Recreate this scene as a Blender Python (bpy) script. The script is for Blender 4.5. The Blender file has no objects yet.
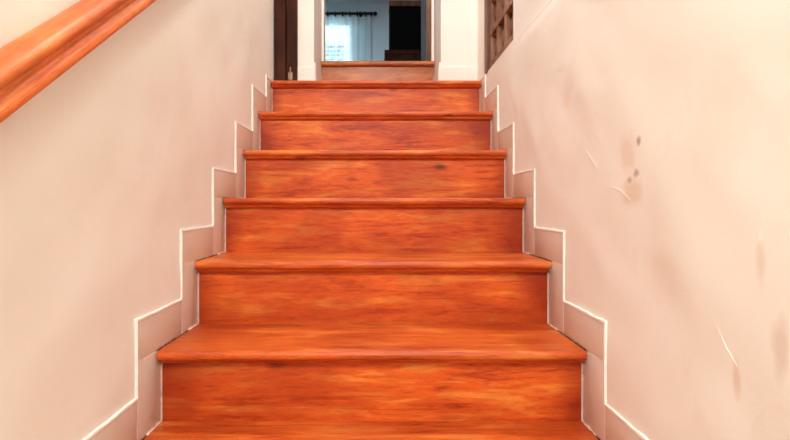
import bpy, bmesh, math, random
from mathutils import Vector, noise
C = bpy.context.scene.collection
S = bpy.context.scene
random.seed(7)

# ------------------------------------------------------------ camera
cam = bpy.data.objects.new('camera', bpy.data.cameras.new('camera'))
C.objects.link(cam)
cam.location = (0, 0, .70)
cam.rotation_euler = (math.pi/2, 0, 0)
cam.data.sensor_width = 36
cam.data.lens = 585*36/790
cam.data.shift_x = 15/790
cam.data.shift_y = -15/790
cam.data.clip_start = .02
S.camera = cam

# ------------------------------------------------------------ world
w = bpy.data.worlds.new('world'); S.world = w; w.use_nodes = True
w.node_tree.nodes['Background'].inputs[0].default_value = (.72, .93, 1, 1)
w.node_tree.nodes['Background'].inputs[1].default_value = 1.5

# ------------------------------------------------------------ lights
def area(name, loc, target, size, power, col, size_y=None, spread=None):
    l = bpy.data.lights.new(name, 'AREA'); l.energy = power; l.color = col
    l.size = size
    if size_y: l.shape = 'RECTANGLE'; l.size_y = size_y
    if spread: l.spread = spread
    o = bpy.data.objects.new(name, l); C.objects.link(o); o.location = loc
    o.rotation_euler = (Vector(target)-Vector(loc)).to_track_quat('-Z', 'Y').to_euler()
    return o
area('stairwell_ceiling_light', (.2, 2.0, 3.12), (.0, 1.9, 0), .16, 17, (1, .99, .975))
area('lower_hall_light', (-.12, -1.0, 2.3), (.1, 2.0, .9), .4, 44, (1, .985, .95))
area('window_daylight', (-.9, 8.95, 2.9), (-.5, 4, 2.4), 1.1, 32, (.66, .90, 1), 1.15)
area('room_fill_light', (-.7, 6.2, 3.62), (-.7, 6.2, 0), .5, 60, (.74, .90, 1))  # unseen lamp added to brighten the far room

S.view_settings.view_transform = 'Standard'
S.view_settings.look = 'None'
S.view_settings.exposure = 0.09
S.view_settings.gamma = 1
S.view_settings.use_curve_mapping = False
S.cycles.use_denoising = True
S.cycles.max_bounces = 8
S.cycles.diffuse_bounces = 5

# ------------------------------------------------------------ materials
def lin(c):
    return tuple(((v/255)/12.92 if v/255 <= .04045 else ((v/255+.055)/1.055)**2.4) for v in c) + (1,)
class NT:
    def __init__(s, name):
        s.m = bpy.data.materials.new(name); s.m.use_nodes = True
        s.t = s.m.node_tree; s.b = s.t.nodes['Principled BSDF']
    def n(s, kind, **kw):
        nd = s.t.nodes.new('ShaderNode'+kind)
        for k, v in kw.items():
            if k.startswith('i_'):
                key = k[2:]; key = int(key) if key.isdigit() else key.replace('_', ' ')
                if isinstance(v, tuple) and len(v) == 2 and hasattr(v[0], 'outputs'):
                    s.t.links.new(v[0].outputs[v[1]], nd.inputs[key])
                elif hasattr(v, 'outputs'): s.t.links.new(v.outputs[0], nd.inputs[key])
                else: nd.inputs[key].default_value = v
            else: setattr(nd, k, v)
        return nd
    def link(s, a, sock, out=0): s.t.links.new(a.outputs[out], s.b.inputs[sock])
    def set(s, **kw):
        for k, v in kw.items(): s.b.inputs[k.replace('_', ' ')].default_value = v
    def ramp(s, fac, stops):
        r = s.n('ValToRGB', i_0=fac); e = r.color_ramp.elements
        e[0].position, e[0].color = stops[0]; e[1].position, e[1].color = stops[-1]
        for p, c in stops[1:-1]:
            q = e.new(p); q.color = c
        return r
    def mix(s, fac, a, b, mode='MIX'):
        x = s.n('Mix', data_type='RGBA', blend_type=mode)
        for key, v in ((0, fac), (6, a), (7, b)):
            if isinstance(v, tuple) and len(v) == 2: s.t.links.new(v[0].outputs[v[1]], x.inputs[key])
            elif hasattr(v, 'outputs'): s.t.links.new(v.outputs[2 if v.bl_idname == 'ShaderNodeMix' else 0], x.inputs[key])
            else: x.inputs[key].default_value = v
        return x
    def bump(s, h, strength=.3, dist=.01):
        b = s.n('Bump', i_Height=h); b.inputs['Strength'].default_value = strength
        b.inputs['Distance'].default_value = dist
        s.t.links.new(b.outputs[0], s.b.inputs['Normal'])

def plain(name, rgb, rough=.7, metal=0, nscale=12, var=.12, bump=.1):
    k = NT(name)
    tc = k.n('TexCoord')
    nz = k.n('TexNoise', i_Vector=(tc, 3), i_Scale=nscale, i_Detail=5.0)
    c = lin(rgb); d = tuple(v*(1-var*2) for v in c[:3])+(1,); l = tuple(min(1, v*(1+var)) for v in c[:3])+(1,)
    k.link(k.ramp(nz, [(.3, d), (.7, l)]), 'Base Color')
    k.set(Roughness=rough, Metallic=metal)
    if bump: k.bump(nz, bump, .004)
    return k.m

def wood(name, dark, mid, lightc, axis='X', rough=.36, scale=1.0, coat=.05, knots=True, spec=.3, ends=False):
    """varnished boards: grain runs along the given axis, each object gets its own piece of grain"""
    k = NT(name)
    tc = k.n('TexCoord'); oi = k.n('ObjectInfo')
    src = (tc, 3)
    if axis == 'S': src = k.n('Mapping', i_Vector=src, i_Rotation=(-.578, 0, 0))     # grain follows the slope of the rail
    off = k.n('VectorMath', operation='MULTIPLY_ADD', i_0=(oi, 5), i_1=(17.0, 31.0, 53.0), i_2=src)
    v = {'X': (1.5, 10, 10), 'Y': (9, 1, 9), 'Z': (9, 9, 1), 'S': (11, 1.1, 11)}[axis]
    def mapped(f):
        return k.n('Mapping', i_Vector=off, i_Scale=tuple(a*f*scale for a in v))
    big = k.n('TexNoise', i_Vector=mapped(1.5), i_Scale=1.9, i_Detail=6.0, i_Roughness=.6, i_Distortion=.35)
    fine = k.n('TexNoise', i_Vector=mapped(3.6), i_Scale=4.2, i_Detail=9.0, i_Roughness=.7, i_Distortion=.3)
    blot = k.n('TexNoise', i_Vector=k.n('Mapping', i_Vector=off, i_Scale=(4, 6, 6)), i_Scale=1.0, i_Detail=3.0)
    base = k.ramp(big, [(.36, lin(dark)), (.46, lin(mid)), (.51, lin(mid)), (.63, lin(lightc))])
    m1 = k.mix(k.ramp(fine, [(.40, (.0, .0, .0, 1)), (.62, (.62, .62, .62, 1))]), base, lin(mid))
    bl = k.ramp(blot, [(.42, (0, 0, 0, 1)), (.62, (.60, .60, .60, 1))])
    m2 = k.mix(bl, m1, lin(dark))
    ray = k.ramp(fine, [(.34, (.66, .54, .46, 1)), (.54, (1, 1, 1, 1))])
    m3 = k.mix(.7, (m2, 2), ray, 'MULTIPLY')
    lines = k.n('TexNoise', i_Vector=k.n('Mapping', i_Vector=off, i_Scale=tuple(a*scale for a in {'X': (4, 100, 100), 'Y': (130, 3, 130), 'Z': (130, 130, 3), 'S': (130, 3, 130)}[axis])), i_Scale=1.0, i_Detail=2.0)
    lr = k.ramp(lines, [(.28, (.74, .60, .52, 1)), (.38, (1, 1, 1, 1))])
    m3 = k.mix(.7, (m3, 2), lr, 'MULTIPLY')
    last = m3
    if knots:
        vo = k.n('TexVoronoi', i_Vector=k.n('VectorMath', operation='MULTIPLY_ADD', i_0=(fine, 1), i_1=(.10, .10, .10), i_2=k.n('Mapping', i_Vector=off, i_Scale=(3.6, 7.5, 7.5))), i_Scale=1.0)
        vo.inputs['Randomness'].default_value = 1
        kn = k.ramp(vo, [(.05, (.85, .85, .85, 1)), (.12, (0, 0, 0, 1))])
        last = k.mix(kn, (m3, 2), lin((92, 30, 10)))
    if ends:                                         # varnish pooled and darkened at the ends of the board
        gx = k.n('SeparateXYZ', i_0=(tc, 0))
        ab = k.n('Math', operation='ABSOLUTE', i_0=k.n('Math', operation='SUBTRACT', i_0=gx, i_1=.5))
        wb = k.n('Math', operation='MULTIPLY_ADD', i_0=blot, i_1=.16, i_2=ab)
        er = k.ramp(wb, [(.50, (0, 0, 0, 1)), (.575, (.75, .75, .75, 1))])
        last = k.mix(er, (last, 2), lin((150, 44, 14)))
    k.link(last, 'Base Color', 2)
    k.set(Roughness=rough)
    k.b.inputs['Specular IOR Level'].default_value = spec
    k.b.inputs['Coat Weight'].default_value = coat
    k.b.inputs['Coat Roughness'].default_value = .22
    k.bump(fine, .4, .003)
    return k.m

def plaster(name, rgb, alt, spots=(), upper=None):
    k = NT(name)
    tc = k.n('TexCoord')
    a = k.n('TexNoise', i_Vector=(tc, 3), i_Scale=2.3, i_Detail=4.0, i_Roughness=.55)
    b = k.n('TexNoise', i_Vector=(tc, 3), i_Scale=38.0, i_Detail=6.0, i_Roughness=.6)
    c = k.n('TexNoise', i_Vector=(tc, 3), i_Scale=7.0, i_Detail=6.0, i_Roughness=.7, i_Distortion=.6)
    col = k.ramp(a, [(.35, lin(rgb)), (.68, lin(alt))])
    st = k.ramp(c, [(.60, (0, 0, 0, 1)), (.80, (.35, .35, .35, 1))])
    cur = (k.mix(st, col, lin((222, 206, 192))), 2)
    for (y, z, ry, rz, sc, amt) in spots:          # stains and scuffs with a place of their own, and a painted shade line
        mp = k.n('Mapping', i_Vector=(tc, 3), i_Scale=(0, 1/ry, 1/rz), i_Location=(0, -y/ry, -z/rz))
        wob = k.n('VectorMath', operation='MULTIPLY_ADD', i_0=(b, 1), i_1=(.9, .9, .9), i_2=mp)
        sub = k.n('VectorMath', operation='SUBTRACT', i_0=wob, i_1=(.45, .45, .45))
        sp = k.n('VectorMath', operation='MULTIPLY', i_0=sub, i_1=(0, 1, 1))
        ln = k.n('VectorMath', operation='LENGTH', i_0=sp)
        r = k.ramp((ln, 1), [(.35, (amt, amt, amt, 1)), (1.0, (0, 0, 0, 1))])
        cur = (k.mix(r, cur, lin(sc)), 2)
    k.t.links.new(cur[0].outputs[2], k.b.inputs['Base Color'])
    k.set(Roughness=.62)
    k.b.inputs['Specular IOR Level'].default_value = .35
    h = k.n('Math', operation='ADD', i_0=k.n('Math', operation='MULTIPLY', i_0=c, i_1=.8), i_1=k.n('Math', operation='MULTIPLY', i_0=b, i_1=.15))
    k.bump(h, .35, .004)
    return k.m

M = {}
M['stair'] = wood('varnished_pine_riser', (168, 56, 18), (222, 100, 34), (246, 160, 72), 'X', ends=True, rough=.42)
M['tread'] = wood('varnished_pine_tread', (164, 58, 20), (212, 98, 36), (238, 148, 72), 'X', rough=.34)
M['rail'] = wood('varnished_pine_rail', (178, 74, 28), (222, 116, 56), (240, 150, 84), 'S', rough=.5, knots=False)
M['step'] = wood('worn_pine_step', (140, 72, 34), (184, 104, 54), (208, 138, 84), 'X', rough=.4, coat=.1)
M['darkwood'] = wood('dark_brown_door_wood', (40, 15, 5), (66, 28, 11), (90, 44, 20), 'Z', rough=.5, coat=0, knots=False)
M['carved'] = wood('old_brown_panel_wood', (104, 70, 54), (150, 112, 90), (186, 150, 126), 'Z', rough=.6, coat=0, knots=False)
M['framewood'] = wood('brown_frame_wood', (84, 52, 34), (122, 82, 58), (160, 118, 86), 'Z', rough=.5, coat=0, knots=False)
M['tile'] = plain('pinkish_beige_glazed_tile', (216, 202, 190), .28, nscale=3, var=.05, bump=.02)
M['grout'] = plain('white_grout', (250, 246, 240), .8, nscale=60, var=.05, bump=.3)
M['grout_thin'] = plain('tile_joint', (236, 212, 194), .8, nscale=60, var=.06, bump=.3)
M['gap'] = plain('dark_gap_strip', (70, 40, 28), .9, nscale=90, var=.3)  # dark strip along the joint of tread and tile
M['ceil'] = plain('white_ceiling_paint', (240, 228, 212), .8, nscale=4, var=.03)
M['cream'] = plaster('cream_plaster', (240, 235, 229), (236, 229, 221))
M['roomwall'] = plain('pale_blue_grey_wall', (196, 208, 214), .8, nscale=3, var=.03)
M['roomfloor'] = wood('brown_room_floor', (96, 56, 34), (134, 86, 56), (160, 112, 78), 'X', rough=.5, coat=0)
M['black'] = plain('matt_black_front', (5, 6, 9), .8, nscale=200, var=.3)
for q_ in ('black', 'darkwood', 'carved'):
    M[q_].node_tree.nodes['Principled BSDF'].inputs['Specular IOR Level'].default_value = .12
M['metal'] = plain('dark_iron', (34, 30, 30), .4, .8)
M['brass'] = plain('worn_metal', (150, 128, 108), .35, .8)
M['floor'] = plain('beige_floor_tile', (214, 180, 154), .4, nscale=5, var=.06)
RW = [(2.03-.62, .0, .001, .001, (0, 0, 0), 0)]
# (y along the stairs, z, radius y, radius z, colour, strength) on the right wall
def rw(px, py):                                    # used only to note where the scuffs are on the wall plane x = .481
    d = .481*585/(px-380); return d, .70+(205-py)*d/585
sp = []
for (px, py, ry, rz, c, a) in [(640, 141, .012, .012, (150, 112, 86), .7), (637, 173, .016, .010, (150, 108, 84), .6),
        (630, 180, .012, .008, (160, 118, 94), .6), (628, 152, .05, .05, (222, 184, 158), .4), (632, 192, .06, .035, (216, 176, 152), .5),
        (566, 100, .05, .03, (236, 212, 192), .5), (766, 238, .006, .016, (255, 250, 238), .8), (766, 262, .012, .035, (222, 200, 180), .5),
        (739, 380, .012, .035, (220, 192, 172), .6), (786, 350, .02, .05, (212, 186, 168), .55), (665, 275, .09, .06, (232, 216, 202), .4), (720, 120, .10, .10, (236, 220, 204), .4)]:
    y, z = rw(px, py); sp.append((y, z, ry, rz, c, a))
sp.append((1.76, 1.274, .45, .0022, (196, 160, 136), .6))  # plaster step at the seam: its shade line put into the colour
M['wall_r'] = plaster('warm_cream_plaster_right', (241, 238, 231), (236, 231, 222), sp)
M['wall_l'] = plaster('warm_cream_plaster_left', (238, 235, 228), (232, 227, 217))
k = NT('sheer_white_curtain')
k.set(Roughness=.8); k.b.inputs['Base Color'].default_value = lin((226, 240, 242))
tb = k.n('BsdfTranslucent', i_Color=lin((226, 246, 250))); tr = k.n('BsdfTransparent')
mx = k.n('MixShader', i_0=.3); k.t.links.new(k.b.outputs[0], mx.inputs[1]); k.t.links.new(tb.outputs[0], mx.inputs[2])
mx2 = k.n('MixShader', i_0=.10); k.t.links.new(mx.outputs[0], mx2.inputs[1]); k.t.links.new(tr.outputs[0], mx2.inputs[2])
k.t.links.new(mx2.outputs[0], k.t.nodes['Material Output'].inputs[0]); M['curtain'] = k.m
k = NT('window_glass'); k.set(Roughness=.02); k.b.inputs['Transmission Weight'].default_value = 1; M['glass'] = k.m

# ------------------------------------------------------------ mesh helpers
def obj(name, bm, mat, parent=None, smooth=False):
    bmesh.ops.recalc_face_normals(bm, faces=bm.faces)
    me = bpy.data.meshes.new(name); bm.to_mesh(me); bm.free()
    me.materials.append(mat)
    if smooth:
        for p in me.polygons: p.use_smooth = True
    o = bpy.data.objects.new(name, me); C.objects.link(o)
    if parent:
        o.parent = parent
        o.matrix_parent_inverse = parent.matrix_world.inverted() if parent.type == 'EMPTY' and False else o.matrix_parent_inverse
    return o
def box(bm, x0, x1, y0, y1, z0, z1, bev=0, seg=2):
    vs = [bm.verts.new(p) for p in [(x0,y0,z0),(x1,y0,z0),(x1,y1,z0),(x0,y1,z0),(x0,y0,z1),(x1,y0,z1),(x1,y1,z1),(x0,y1,z1)]]
    fs = [bm.faces.new([vs[i] for i in f]) for f in [(0,3,2,1),(4,5,6,7),(0,1,5,4),(1,2,6,5),(2,3,7,6),(3,0,4,7)]]
    if bev:
        es = list({e for f in fs for e in f.edges})
        bmesh.ops.bevel(bm, geom=es, offset=bev, segments=seg, affect='EDGES', profile=.6)
    return bm
def B(*a, **k): return box(bmesh.new(), *a, **k)
def tube(bm, pts, r, seg=10):
    rings = []
    for i, p in enumerate(pts):
        p = Vector(p); a = Vector(pts[max(0, i-1)]); b = Vector(pts[min(len(pts)-1, i+1)])
        t = (b-a).normalized(); u = t.cross(Vector((0, 0, 1)) if abs(t.z) < .9 else Vector((1, 0, 0))).normalized(); v = t.cross(u)
        rr = r[i] if isinstance(r, (list, tuple)) else r
        rings.append([bm.verts.new(p+(u*math.cos(2*math.pi*k/seg)+v*math.sin(2*math.pi*k/seg))*rr) for k in range(seg)])
    for A, Bq in zip(rings, rings[1:]):
        for k in range(seg): bm.faces.new([A[k], A[(k+1) % seg], Bq[(k+1) % seg], Bq[k]])
    bm.faces.new(rings[0]); bm.faces.new(rings[-1][::-1])
    return bm
def sweepx(bm, prof, x0, x1, n=1, jit=0):
    """closed (y,z) profile swept along x, with a little hand-made waviness"""
    rings = []
    for i in range(n+1):
        x = x0+(x1-x0)*i/n
        dy = jit*noise.noise(Vector((x*3, prof[0][0]*7, 1))); dz = jit*.6*noise.noise(Vector((x*4, prof[0][1]*9, 5)))
        rings.append([bm.verts.new((x, y+dy, z+dz)) for y, z in prof])
    m = len(prof)
    for A, Bq in zip(rings, rings[1:]):
        for k in range(m): bm.faces.new([A[k], A[(k+1) % m], Bq[(k+1) % m], Bq[k]])
    bm.faces.new(rings[0]); bm.faces.new(rings[-1][::-1])
    return bm
def tag(o, label=None, cat=None, group=None, kind=None):
    if label: o['label'] = label
    if cat: o['category'] = cat
    if group: o['group'] = group
    if kind: o['kind'] = kind
    return o
def empty(name, loc=(0, 0, 0)):
    o = bpy.data.objects.new(name, None); C.objects.link(o); o.location = loc; o.empty_display_size = .1
    return o
def child(name, bm, mat, root, smooth=False):     # bm is in world coordinates
    bmesh.ops.translate(bm, verts=bm.verts, vec=-(root.location if root.parent is None else root.parent.location))
    return obj(name, bm, mat, root, smooth)
def smooth_by_angle(o, deg=35):
    for p in o.data.polygons: p.use_smooth = True
    o.data.set_sharp_from_angle(angle=math.radians(deg))
    return o
def struct(name, bm, mat, parent=None, label=None):
    o = obj(name, bm, mat, parent)
    if not parent: o['kind'] = 'structure'
    if label: o['label'] = label
    return o

# ------------------------------------------------------------ measured layout (metres)
XL, XR = -.511, .473                # tile faces / ends of the treads
WL, WR = -.5148, .4772                # plaster faces
NOSE = {1: 1.052, 2: 1.330, 3: 1.607, 4: 1.893, 5: 2.176, 6: 2.451, 7: 2.732}
TOP = {0: 0., 1: .195, 2: .366, 3: .544, 4: .723, 5: .905, 6: 1.0935, 7: 1.2835}
OV = .036                           # nosing overhang
E = {k: NOSE[k]-.097 for k in NOSE}  # front edge of the upright tiles
BACK, ROOM = 2.87, 3.32             # front and rear face of the thick wall at the top
LAND = TOP[7]
CEIL = 3.55

# ------------------------------------------------------------ floors, ceiling, walls
struct('floor', B(WL-.1, WR+.1, -1.6, NOSE[1]+.2, -.08, 0), M['floor'], label='floor at the foot of the stairs')
struct('floor_landing', B(WL, WR, NOSE[7]+.131, 3.235, LAND-.12, LAND-.002), M['tread'])
struct('ceiling', B(WL-.1, WR+.1, -1.6, ROOM, CEIL, CEIL+.08), M['ceil'])
struct('wall_near', B(WL-.1, WR+.1, -1.7, -1.6, -.08, CEIL+.08), M['cream'])

def wavy_wall(name, x, side, mat, y0, y1, z1, hole=None, ridge=None, step_z=None):
    """plaster wall with hand-trowelled unevenness; side=+1 thickness goes to +x"""
    bm = bmesh.new(); st = .02
    ny = int((y1-y0)/st); nz = int(z1/st)
    V = {}
    for i in range(ny+1):
        for j in range(nz+1):
            y = y0+(y1-y0)*i/ny; z = -.05+(z1+.05)*j/nz
            if hole:
                (ha, hb, hz0, hz1) = hole
                for tgt in (ha, hb):
                    if abs(y-tgt) <= (y1-y0)/ny/2: y = tgt
                for tgt in (hz0, hz1):
                    if abs(z-tgt) <= (z1+.05)/nz/2: z = tgt
            # waviness stretched along the slope of the stairs, zero near openings
            s = y*.84+z*.54; t = -y*.54+z*.84
            d = .0065*noise.noise(Vector((s*1.3, t*4.2, x*3)))+.0038*noise.noise(Vector((s*6, t*9, x*3+4)))+.0008*noise.noise(Vector((s*25, t*30, 2)))
            tb = z-(.366+(y-1.335)*.652)                # flush along the tiles
            w_ = max(0, min(1, (tb-.12)/.12)); d = d*w_+(1-w_)*max(-.001, min(.0012, d))
            if step_z is not None:                 # upper coat of plaster set slightly back
                f = max(0, min(1, (z-step_z+.004)/.008)); fade = max(0, min(1, (y-1.15)/.5))
                d -= .004*f*fade
            if z > LAND-.1 and y > NOSE[6]: d *= .3
            if hole:
                dist = max(hole[0]-y, y-hole[1], hole[2]-z, z-hole[3])
                d *= max(0, min(1, dist/.06)) if dist > -.03 else 0
            V[i, j] = bm.verts.new((x-side*(d), y, z))
    for i in range(ny):
        for j in range(nz):
            if hole:
                cy = (V[i, j].co.y+V[i+1, j].co.y)/2; cz = (V[i, j].co.z+V[i, j+1].co.z)/2
                if hole[0] < cy < hole[1] and hole[2] < cz < hole[3]: continue
            bm.faces.new([V[i, j], V[i+1, j], V[i+1, j+1], V[i, j+1]])
    # thickness
    r = bmesh.ops.extrude_face_region(bm, geom=list(bm.faces))
    for v in r['geom']:
        if isinstance(v, bmesh.types.BMVert): v.co.x = x+side*.10
    o = struct(name, bm, mat)
    smooth_by_angle(o, 40)
    return o
wavy_wall('wall_left', WL, -1, M['wall_l'], -1.6, BACK, CEIL)
SH = (2.095, 2.60, 1.292, 2.34)      # panelled shutter door opening in the right wall
wr = wavy_wall('wall_right', WR, 1, M['wall_r'], -1.6, BACK, CEIL, hole=SH, step_z=1.27)

# wall across the top with the deep doorway
OX0, OX1 = -.324, .299
DTOP = 3.30
bm = bmesh.new()
box(bm, -.72, OX0, BACK, ROOM, LAND-.3, CEIL)
box(bm, OX1, .70, BACK, ROOM, LAND-.3, CEIL)
box(bm, OX0, OX1, BACK, ROOM, DTOP, CEIL)
struct('wall_far', bm, M['cream'])
# plaster skirting round the doorway on the landing
bm = bmesh.new()
box(bm, -.409, OX0+.004, BACK-.009, BACK, LAND, 1.376, bev=.003)
box(bm, OX0, OX0+.008, BACK, 3.195, LAND, 1.40, bev=.003)
struct('baseboard_far_left', bm, M['cream'])
bm = bmesh.new()
box(bm, OX1-.013, WR-.02, BACK-.009, BACK, LAND, 1.376, bev=.003)
box(bm, OX1-.010, OX1, BACK, 3.195, LAND, 1.40, bev=.003)
struct('baseboard_far_right', bm, M['cream'])

# ------------------------------------------------------------ staircase
st = empty('staircase', (0, NOSE[1], 0))
tag(st, 'orange varnished pine staircase of boxed risers and rounded nosings climbing between plaster walls', 'staircase')
for k in range(1, 8):
    yr = NOSE[k]+OV
    yb = (NOSE[k+1]+OV+.012) if k < 7 else NOSE[7]+.13
    z = TOP[k]; y = NOSE[k]; th = .021
    # tread with a half-round front edge
    prof = [(yb, z), (y+.012, z)]
    for a in range(1, 8):
        t = math.pi*a/8
        prof.append((y+.010-.010*math.sin(t)*1.0, z-th/2+th/2*math.cos(t)))
    prof += [(y+.012, z-th), (yb, z-th)]
    e = .001 if k % 2 else .002
    t_ = child('tread', sweepx(bmesh.new(), prof, XL+e, XR-e, 40, .0016), M['tread'], st); smooth_by_angle(t_, 50)
    # cove moulding under the nosing
    m = [(yr+.001, z-th), (y+.0135, z-th), (y+.0135, z-th-.0025)]
    for a in range(0, 5):
        t = math.pi/2*a/4
        m.append((yr-.002-.021*math.cos(t)+.001, z-th-.0025-.010*math.sin(t)))
    m.append((yr+.001, z-th-.013))
    c = child('nosing_moulding', sweepx(bmesh.new(), m, XL+.004, XR-.004, 30, .001), M['tread'], t_); smooth_by_angle(c, 40)
    # riser board
    rb = sweepx(bmesh.new(), [(yr, z-th+.002), (yr, TOP[k-1]-.006), (yr+.018, TOP[k-1]-.006), (yr+.018, z-th+.002)], XL+.003, XR-.003, 30, .0012)
    child('riser', rb, M['stair'], st)

# ------------------------------------------------------------ stepped tile skirting
def skirting(name, xf, xw, side):
    """xf tile face, xw plaster face"""
    a, b = sorted((xf, xw+(-.004 if side < 0 else .004)))
    tiles = bmesh.new(); white = bmesh.new(); joint = bmesh.new()
    def grout(bm, y0, y1, z0, z1, proud):
        lo, hi = (a, xf+proud) if side < 0 else (xf-proud, b)
        n = max(1, int(max(y1-y0, z1-z0)/.03))
        for i in range(n):                        # slightly uneven finger-smoothed bead
            j = random.uniform(-.0008, .0008)
            if y1-y0 > z1-z0: box(bm, lo, hi, y0+(y1-y0)*i/n, y0+(y1-y0)*(i+1)/n, z0-abs(j), z1+j)
            else: box(bm, lo, hi, y0-abs(j), y1+j, z0+(z1-z0)*i/n, z0+(z1-z0)*(i+1)/n)
    g = .0022
    up = (lambda k: TOP[k]+({0: .087, 1: .097}.get(k, .091))) if side < 0 else (lambda k: TOP[k]+.087)
    for k in range(1, 8):
        y0, y1 = E[k], NOSE[k]+OV
        z1 = TOP[k] if k < 7 else 1.286
        box(tiles, a, b, y0+g, y1-.001, TOP[k-1]+g, z1-g, bev=.0018)       # upright tile
        lowz = TOP[k-1] if k > 1 else 0
        grout(white, y0-(.0016 if side < 0 else .003), y0+.001, (up(k-1) if k > 1 else 0), (up(k) if k < 7 else 1.290), .0012)
        grout(joint, y0-.001, y0+g, lowz, up(k-1) if k > 1 else 0.01, 0)
        if k < 7:
            yy0, yy1 = E[k], E[k+1]
            box(tiles, a, b, yy0+g, yy1-g, TOP[k]+g, up(k)-.0025, bev=.0018)  # tile lying along the tread
            grout(white, yy0-.003, yy1, up(k)-.0025, up(k)+.0015, .0012)
            grout(joint, yy0, NOSE[k]+.0, TOP[k]-g, TOP[k]+g, 0)
        else:
            grout(white, y0-.003, BACK-.03, 1.284, 1.291, .0012)
            box(tiles, a, b, y1+g, BACK-.012, LAND, 1.284, bev=.001)
    # ground row in front of the first riser
    for i in range(5):
        box(tiles, a, b, E[1]-.3*(i+1)+g, E[1]-.3*i-g, g, .089, bev=.0018)
    grout(white, E[1]-1.5, E[1], .088, .094, .0012)
    o = struct(name, tiles, M['tile'], label='stepped pinkish beige tile skirting')
    smooth_by_angle(o, 30)
    struct('white_grout_edge', white, M['grout'], o)
    struct('tile_joint', joint, M['grout_thin'], o)
    # crumbly filler where wood meets tile
    fil = bmesh.new(); gap = bmesh.new()
    s = -side
    for k in range(1, 8):
        yr = NOSE[k]+OV
        n = 26; z0, z1 = TOP[k-1], TOP[k]-.03
        pts = []; rad = []
        for i in range(n):
            zz = z0+(z1-z0)*i/(n-1)
            pts.append((xf+s*.0005, yr-.0005+random.uniform(-.001, .001), zz)); rad.append(max(.0003, .0016+.0016*noise.noise(Vector((zz*60, k*3, side)))*2))
        tube(fil, pts, rad, 6)
        n = 30; y0, y1 = NOSE[k]+.012, (NOSE[k+1]+OV-.004 if k < 7 else NOSE[7]+.1)
        pts = [(xf+s*.0008, y0+(y1-y0)*i/(n-1), TOP[k]+random.uniform(-.0005, .0012)) for i in range(n)]
        rad = [random.uniform(.0006, .0022) for i in range(n)]
        tube(gap, pts, rad, 6)
        if k < 7:
            pts = [(xf+s*.001, y0+(y1-y0)*(.72+.28*i/9), TOP[k]+random.uniform(.0005, .002)) for i in range(10)]
            tube(fil, pts, [random.uniform(.001, .0032) for i in range(10)], 6)
    struct('pale_filler', fil, M['grout_thin'], o)
    struct('dark_gap', gap, M['gap'], o)
skirting('baseboard_left', XL, WL, -1)
skirting('baseboard_right', XR, WR, 1)

# raised crack in the right wall's plaster
bm = bmesh.new()
pts = [rw(*p) for p in [(668, 218), (680, 240), (692, 260), (700, 280), (710, 302), (720, 325), (728, 345), (736, 360), (741, 368)]]
dense = []
for (p, q) in zip(pts, pts[1:]):
    for i in range(5):
        f = i/5; dense.append((WR+.0002, p[0]+(q[0]-p[0])*f+random.uniform(-.0012, .0012), p[1]+(q[1]-p[1])*f))
tube(bm, dense, [.0004+.0009*math.sin(math.pi*i/(len(dense)-1))*random.uniform(.5, 1) for i in range(len(dense))], 6)
for seq in ([(588, 150), (594, 160), (599, 168)], [(612, 186), (622, 190), (632, 200)]):
    pts = [(WR+.0002,)+rw(*p) for p in seq]
    tube(bm, pts, [.0003]+[.0008]*(len(pts)-2)+[.0003], 6)
smooth_by_angle(struct('plaster_crack', bm, M['wall_r'], wr, label='fine raised crack'), 60)

# ------------------------------------------------------------ handrail on the left wall
def nz(y): return .366+(y-1.335)*.652
prof = [(0, .838), (.035, .834), (.047, .837), (.054, .843), (.056, .850), (.054, .857), (.047, .862), (.041, .867), (.0405, .873), (.044, .878),
        (.052, .883), (.0555, .889), (.0555, .896), (.053, .900), (.050, .9035), (.0475, .9015), (.0455, .904), (.038, .9075), (.020, .908), (.006, .905), (0, .901)]
bm = bmesh.new(); rings = []
n = 60; ya, yb_ = -.9, 2.35
for i in range(n+1):
    y = ya+(yb_-ya)*i/n
    rings.append([bm.verts.new((WL+.0025+u, y, nz(y)+r)) for u, r in prof])
for A, Bq in zip(rings, rings[1:]):
    for q in range(len(prof)): bm.faces.new([A[q], A[(q+1) % len(prof)], Bq[(q+1) % len(prof)], Bq[q]])
bm.faces.new(rings[0]); bm.faces.new(rings[-1][::-1])
hr = obj('handrail', bm, M['rail']); smooth_by_angle(hr, 38)
tag(hr, 'moulded orange wooden handrail fixed along the left plaster wall', 'handrail')

# ------------------------------------------------------------ panelled shutter door in the right wall
sh = empty('door_panelled', (WR+.02, SH[0], SH[2])); sh['kind'] = 'structure'; sh.name = 'door_1'
tag(sh, 'old brown coffered door set in the right wall beside the landing', 'door')
fx = WR+.004
bm = bmesh.new()
a0, a1, z0, z1 = SH
ys = [a0+.012, a0+.034]; 
cols = 3; rows = 7
stw = .034
pw = ((a1-.012)-(a0+.012)-stw*(cols+1))/cols; ph = ((z1)-(z0)-stw*(rows+1))/rows
child('backing_board', B(fx+.026, fx+.036, a0+.002, a1-.002, z0+.002, z1-.002), M['darkwood'], sh)
bm = bmesh.new()
for i in range(cols+1):
    y = a0+.012+i*(pw+stw); box(bm, fx+.004, fx+.026, y, y+stw, z0+.003, z1-.003, bev=.003)
child('stile', bm, M['carved'], sh)
bm = bmesh.new()
for j in range(rows+1):
    z = z0+.003+j*(ph+stw)-.0005*j; box(bm, fx+.002, fx+.0255, a0+.013, a1-.012, z, z+stw-.004, bev=.003)
child('rail', bm, M['carved'], sh)
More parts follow.
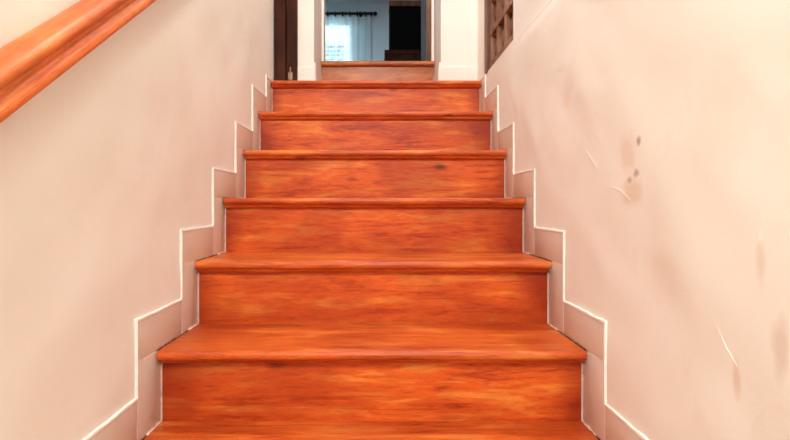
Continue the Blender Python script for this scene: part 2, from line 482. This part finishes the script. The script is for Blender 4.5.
for i in range(cols):
    for j in range(rows):
        y = a0+.012+stw+i*(pw+stw); z = z0+stw+j*(ph+stw)
        bm = bmesh.new(); g = .014
        # raised and fielded panel: a truncated pyramid
        b_ = [(y+g, z+g), (y+pw-g, z+g), (y+pw-g, z+ph-g), (y+g, z+ph-g)]
        h = g+.022
        t_ = [(y+h, z+h), (y+pw-h, z+h), (y+pw-h, z+ph-h), (y+h, z+ph-h)]
        v0 = [bm.verts.new((fx+.0262, p, q)) for p, q in b_]; v1 = [bm.verts.new((fx+.014, p, q)) for p, q in t_]
        for q in range(4): bm.faces.new([v0[q], v0[(q+1) % 4], v1[(q+1) % 4], v1[q]])
        bm.faces.new(v1); bm.faces.new(v0[::-1])
        child('raised_panel', bm, M['carved'], sh)
child('door_frame', B(WR-.003, WR+.03, a1-.010, a1+.060, z0-.004, z1+.03, bev=.003), M['framewood'], sh)

# ------------------------------------------------------------ dark door at the left of the landing
d2 = empty('door_2', (WL+.06, BACK-.03, LAND)); d2['kind'] = 'structure'
tag(d2, 'dark brown wooden door and post at the left end of the landing', 'door')
child('door_post', B(WL+.006, WL+.058, BACK-.045, BACK-.002, LAND, 3.2, bev=.003), M['darkwood'], d2)
bm = bmesh.new()
box(bm, WL+.060, WL+.112, BACK-.030, BACK-.002, LAND+.008, 3.2, bev=.003)
leaf = child('door_board', bm, M['darkwood'], d2)
bm = bmesh.new()
tube(bm, [(WL+.080, BACK-.036, LAND+.02), (WL+.080, BACK-.036, LAND+.085)], .004)
box(bm, WL+.070, WL+.090, BACK-.034, BACK-.029, LAND+.025, LAND+.06, bev=.001)
child('bolt', bm, M['brass'], d2)['label'] = 'small worn metal bolt'

# ------------------------------------------------------------ doorway step into the room
ds = empty('doorway_step', (0, 3.2, LAND))
tag(ds, 'lighter brown wooden step with a rounded lip in the doorway above the stairs', 'step')
child('riser', sweepx(bmesh.new(), [(3.215, 1.460), (3.215, LAND), (3.232, LAND), (3.232, 1.460)], OX0+.002, OX1-.002, 12, .001), M['step'], ds)
prof = [(3.42, 1.488), (3.20, 1.488)]+[(3.198-.010*math.sin(math.pi*a/6), 1.474+.014*math.cos(math.pi*a/6)) for a in range(1, 6)]+[(3.20, 1.460), (3.42, 1.460)]
smooth_by_angle(child('nosing', sweepx(bmesh.new(), prof, OX0+.002, OX1-.001, 16, .001), M['step'], ds), 50)

# ------------------------------------------------------------ the room beyond
RX0, RX1, RY1, RZ, RC = -2.6, 1.1, 8.6, 1.482, 3.66
struct('floor_room', B(RX0-.1, RX1+.1, 3.42, RY1+.1, RZ-.1, RZ), M['roomfloor'])
struct('ceiling_room', B(RX0-.1, RX1+.1, ROOM, RY1+.1, RC, RC+.1), M['roomwall'])
struct('wall_room_left', B(RX0-.1, RX0, ROOM, RY1+.1, RZ, RC), M['roomwall'])
struct('wall_room_right', B(RX1, RX1+.1, ROOM, RY1+.1, RZ, RC), M['roomwall'])
bm = bmesh.new()
box(bm, RX0, -.72, ROOM-.03, ROOM, RZ, RC); box(bm, .70, RX1, ROOM-.03, ROOM, RZ, RC)
struct('wall_room_near', bm, M['roomwall'])
WX0, WX1, WZ0, WZ1 = -1.5, -.40, 2.35, 3.42
bm = bmesh.new()
box(bm, RX0, WX0, RY1, RY1+.2, RZ, RC); box(bm, WX1, RX1, RY1, RY1+.2, RZ, RC)
box(bm, WX0, WX1, RY1, RY1+.2, RZ, WZ0); box(bm, WX0, WX1, RY1, RY1+.2, WZ1, RC)
struct('wall_room_far', bm, M['roomwall'])
bm = bmesh.new()
for x0, x1, z0, z1 in ((WX0, WX0+.05, WZ0, WZ1), (WX1-.05, WX1, WZ0, WZ1), (WX0+.05, WX1-.05, WZ0, WZ0+.05), (WX0+.05, WX1-.05, WZ1-.05, WZ1), (-.975, -.925, WZ0+.05, WZ1-.05)):
    box(bm, x0, x1, RY1+.08, RY1+.13, z0, z1, bev=.004)
wn = struct('window_1', bm, M['ceil'])
struct('pane', B(WX0+.05, WX1-.05, RY1+.10, RY1+.105, WZ0+.05, WZ1-.05), M['glass'], wn)
# slatted blind hanging in the window
bl = empty('window_blind', (-.95, RY1+.05, 3.38)); tag(bl, 'slatted window blind behind the sheer curtain', 'blind')
child('head_rail', B(WX0+.02, WX1-.02, RY1+.03, RY1+.07, 3.36, 3.40, bev=.004), M['ceil'], bl)
bm = bmesh.new()
for i in range(11):
    z = 2.40+i*.062
    v = [(WX0+.03, RY1+.03, z), (WX1-.12, RY1+.03, z), (WX1-.12, RY1+.07, z+.034), (WX0+.03, RY1+.07, z+.034)]
    lo = [bm.verts.new(p) for p in v]; hi = [bm.verts.new((p[0], p[1], p[2]+.003)) for p in v]
    bm.faces.new(lo); bm.faces.new(hi)
    for q in range(4): bm.faces.new([lo[q], lo[(q+1) % 4], hi[(q+1) % 4], hi[q]])
child('slats', bm, M['roomwall'], bl)
bm = bmesh.new()
for x in (-1.3, -.95, -.62): tube(bm, [(x, RY1+.05, 2.42), (x, RY1+.05, 3.36)], .003, 6)
child('cord', bm, M['ceil'], bl)

# curtain rod and curtain
RZD = 3.485; RYD = RY1-.09
rod = empty('curtain_rod', (-.9, RYD, RZD)); tag(rod, 'dark metal curtain rod with a round end knob above the window', 'curtain rod')
child('pole', tube(bmesh.new(), [(-1.75, RYD, RZD), (-.10, RYD, RZD)], .020, 12), M['metal'], rod)
for x in (-1.77, -.07):
    bm = bmesh.new(); bmesh.ops.create_uvsphere(bm, u_segments=12, v_segments=8, radius=.030); bmesh.ops.translate(bm, verts=bm.verts, vec=(x, RYD, RZD))
    child('end_knob', bm, M['metal'], rod, True)
for x in (-1.66, -.28):
    bm = tube(bmesh.new(), [(x, RY1-.002, RZD), (x, RYD, RZD)], .010, 8); tube(bm, [(x, RY1-.002, RZD), (x, RY1-.012, RZD)], .03, 12)
    tube(bm, [(x-.012, RYD, RZD), (x+.012, RYD, RZD)], .021, 12)
    child('bracket', bm, M['metal'], rod)
def curtain(x0, x1, label, waves):
    root = empty('curtain', ((x0+x1)/2, RYD, RZD)); tag(root, label, 'curtain')
    bm = bmesh.new(); n = waves*14; rows = 24; V = {}
    for i in range(n+1):
        for j in range(rows+1):
            f = i/n; z = RZD-.036-(RZD-.036-1.56)*j/rows
            amp = .034*(.85+.3*noise.noise(Vector((f*4, j*.1, 0))))
            ph = 2*math.pi*f*waves+.5*noise.noise(Vector((f*3, j*.08, 3)))*j/rows
            V[i, j] = bm.verts.new((x0+(x1-x0)*f+.010*noise.noise(Vector((f*9, j*.2, 8)))*j/rows, RYD+amp*math.sin(ph), z))
    for i in range(n):
        for j in range(rows): bm.faces.new([V[i, j], V[i+1, j], V[i+1, j+1], V[i, j+1]])
    cl = child('cloth', bm, M['curtain'], root, True)
    for q in range(2*waves+1):
        x = x0+(x1-x0)*q/(2*waves)
        if q % 2: continue
        bm = bmesh.new(); 
        R_, r_ = .034, .007
        ring = []
        for a in range(16):
            A = 2*math.pi*a/16
            ring.append([bm.verts.new((x+r_*1.6*math.cos(2*math.pi*b/6), RYD+(R_+r_*math.sin(2*math.pi*b/6))*math.cos(A), RZD-.010+(R_+r_*math.sin(2*math.pi*b/6))*math.sin(A))) for b in range(6)])
        for a in range(16):
            for b in range(6): bm.faces.new([ring[a][b], ring[a][(b+1) % 6], ring[(a+1) % 16][(b+1) % 6], ring[(a+1) % 16][b]])
        child('ring', bm, M['metal'], root, True)
    return root
curtain(-1.62, -.33, 'sheer white curtain on rings across the bright window', 12)
curtain(-.285, -.13, 'narrow grey end panel of curtain beside the sheer one', 2)

# low dark table with a tall black cabinet on it
tb = empty('low_table', (.42, 6.0, RZ)); tag(tb, 'dark wooden side table under the tall black box', 'table')
child('table_top', B(.045, .86, 5.82, 6.30, 2.205, 2.245, bev=.004), M['darkwood'], tb)
child('apron', B(.075, .83, 5.85, 6.27, 2.15, 2.205), M['darkwood'], tb)
for x in (.055, .80):
    for y in (5.83, 6.24): child('leg', B(x, x+.05, y, y+.05, RZ, 2.205, bev=.003), M['darkwood'], tb)
cb = empty('tall_cabinet', (.26, 6.12, 2.245)); tag(cb, 'tall black box with a brown top edge, seen through the doorway', 'cabinet')
child('body', B(.095, .425, 6.02, 6.26, 2.245, 2.745, bev=.004), M['black'], cb)
child('front_panel', B(.108, .412, 6.010, 6.020, 2.258, 2.735, bev=.002), M['black'], cb)
child('top_board', B(.090, .43, 6.000, 6.27, 2.745, 2.800, bev=.004), M['framewood'], cb)

# open inner door leaf and its frame
d3 = empty('door_3', (.27, 3.4, RZ)); d3['kind'] = 'structure'
tag(d3, 'brown wooden inner door standing open into the room', 'door')
child('door_frame', B(.262, .286, 3.26, ROOM+.02, RZ, 3.298, bev=.003), M['framewood'], d3)
leaf = child('door_leaf', B(.262, .297, ROOM+.03, 3.74, RZ+.01, 3.28, bev=.003), M['darkwood'], d3)
bm = tube(bmesh.new(), [(.264, 3.68, 2.52), (.225, 3.68, 2.52), (.215, 3.66, 2.52), (.215, 3.56, 2.52)], .008, 8)
child('door_handle', bm, M['metal'], d3)
struct('trim_1', B(OX0, OX0+.012, 3.25, ROOM+.02, RZ, 3.298), M['cream'])
struct('trim_2', B(.2865, OX1, 3.25, ROOM+.02, RZ+.01, 3.298), M['cream'])
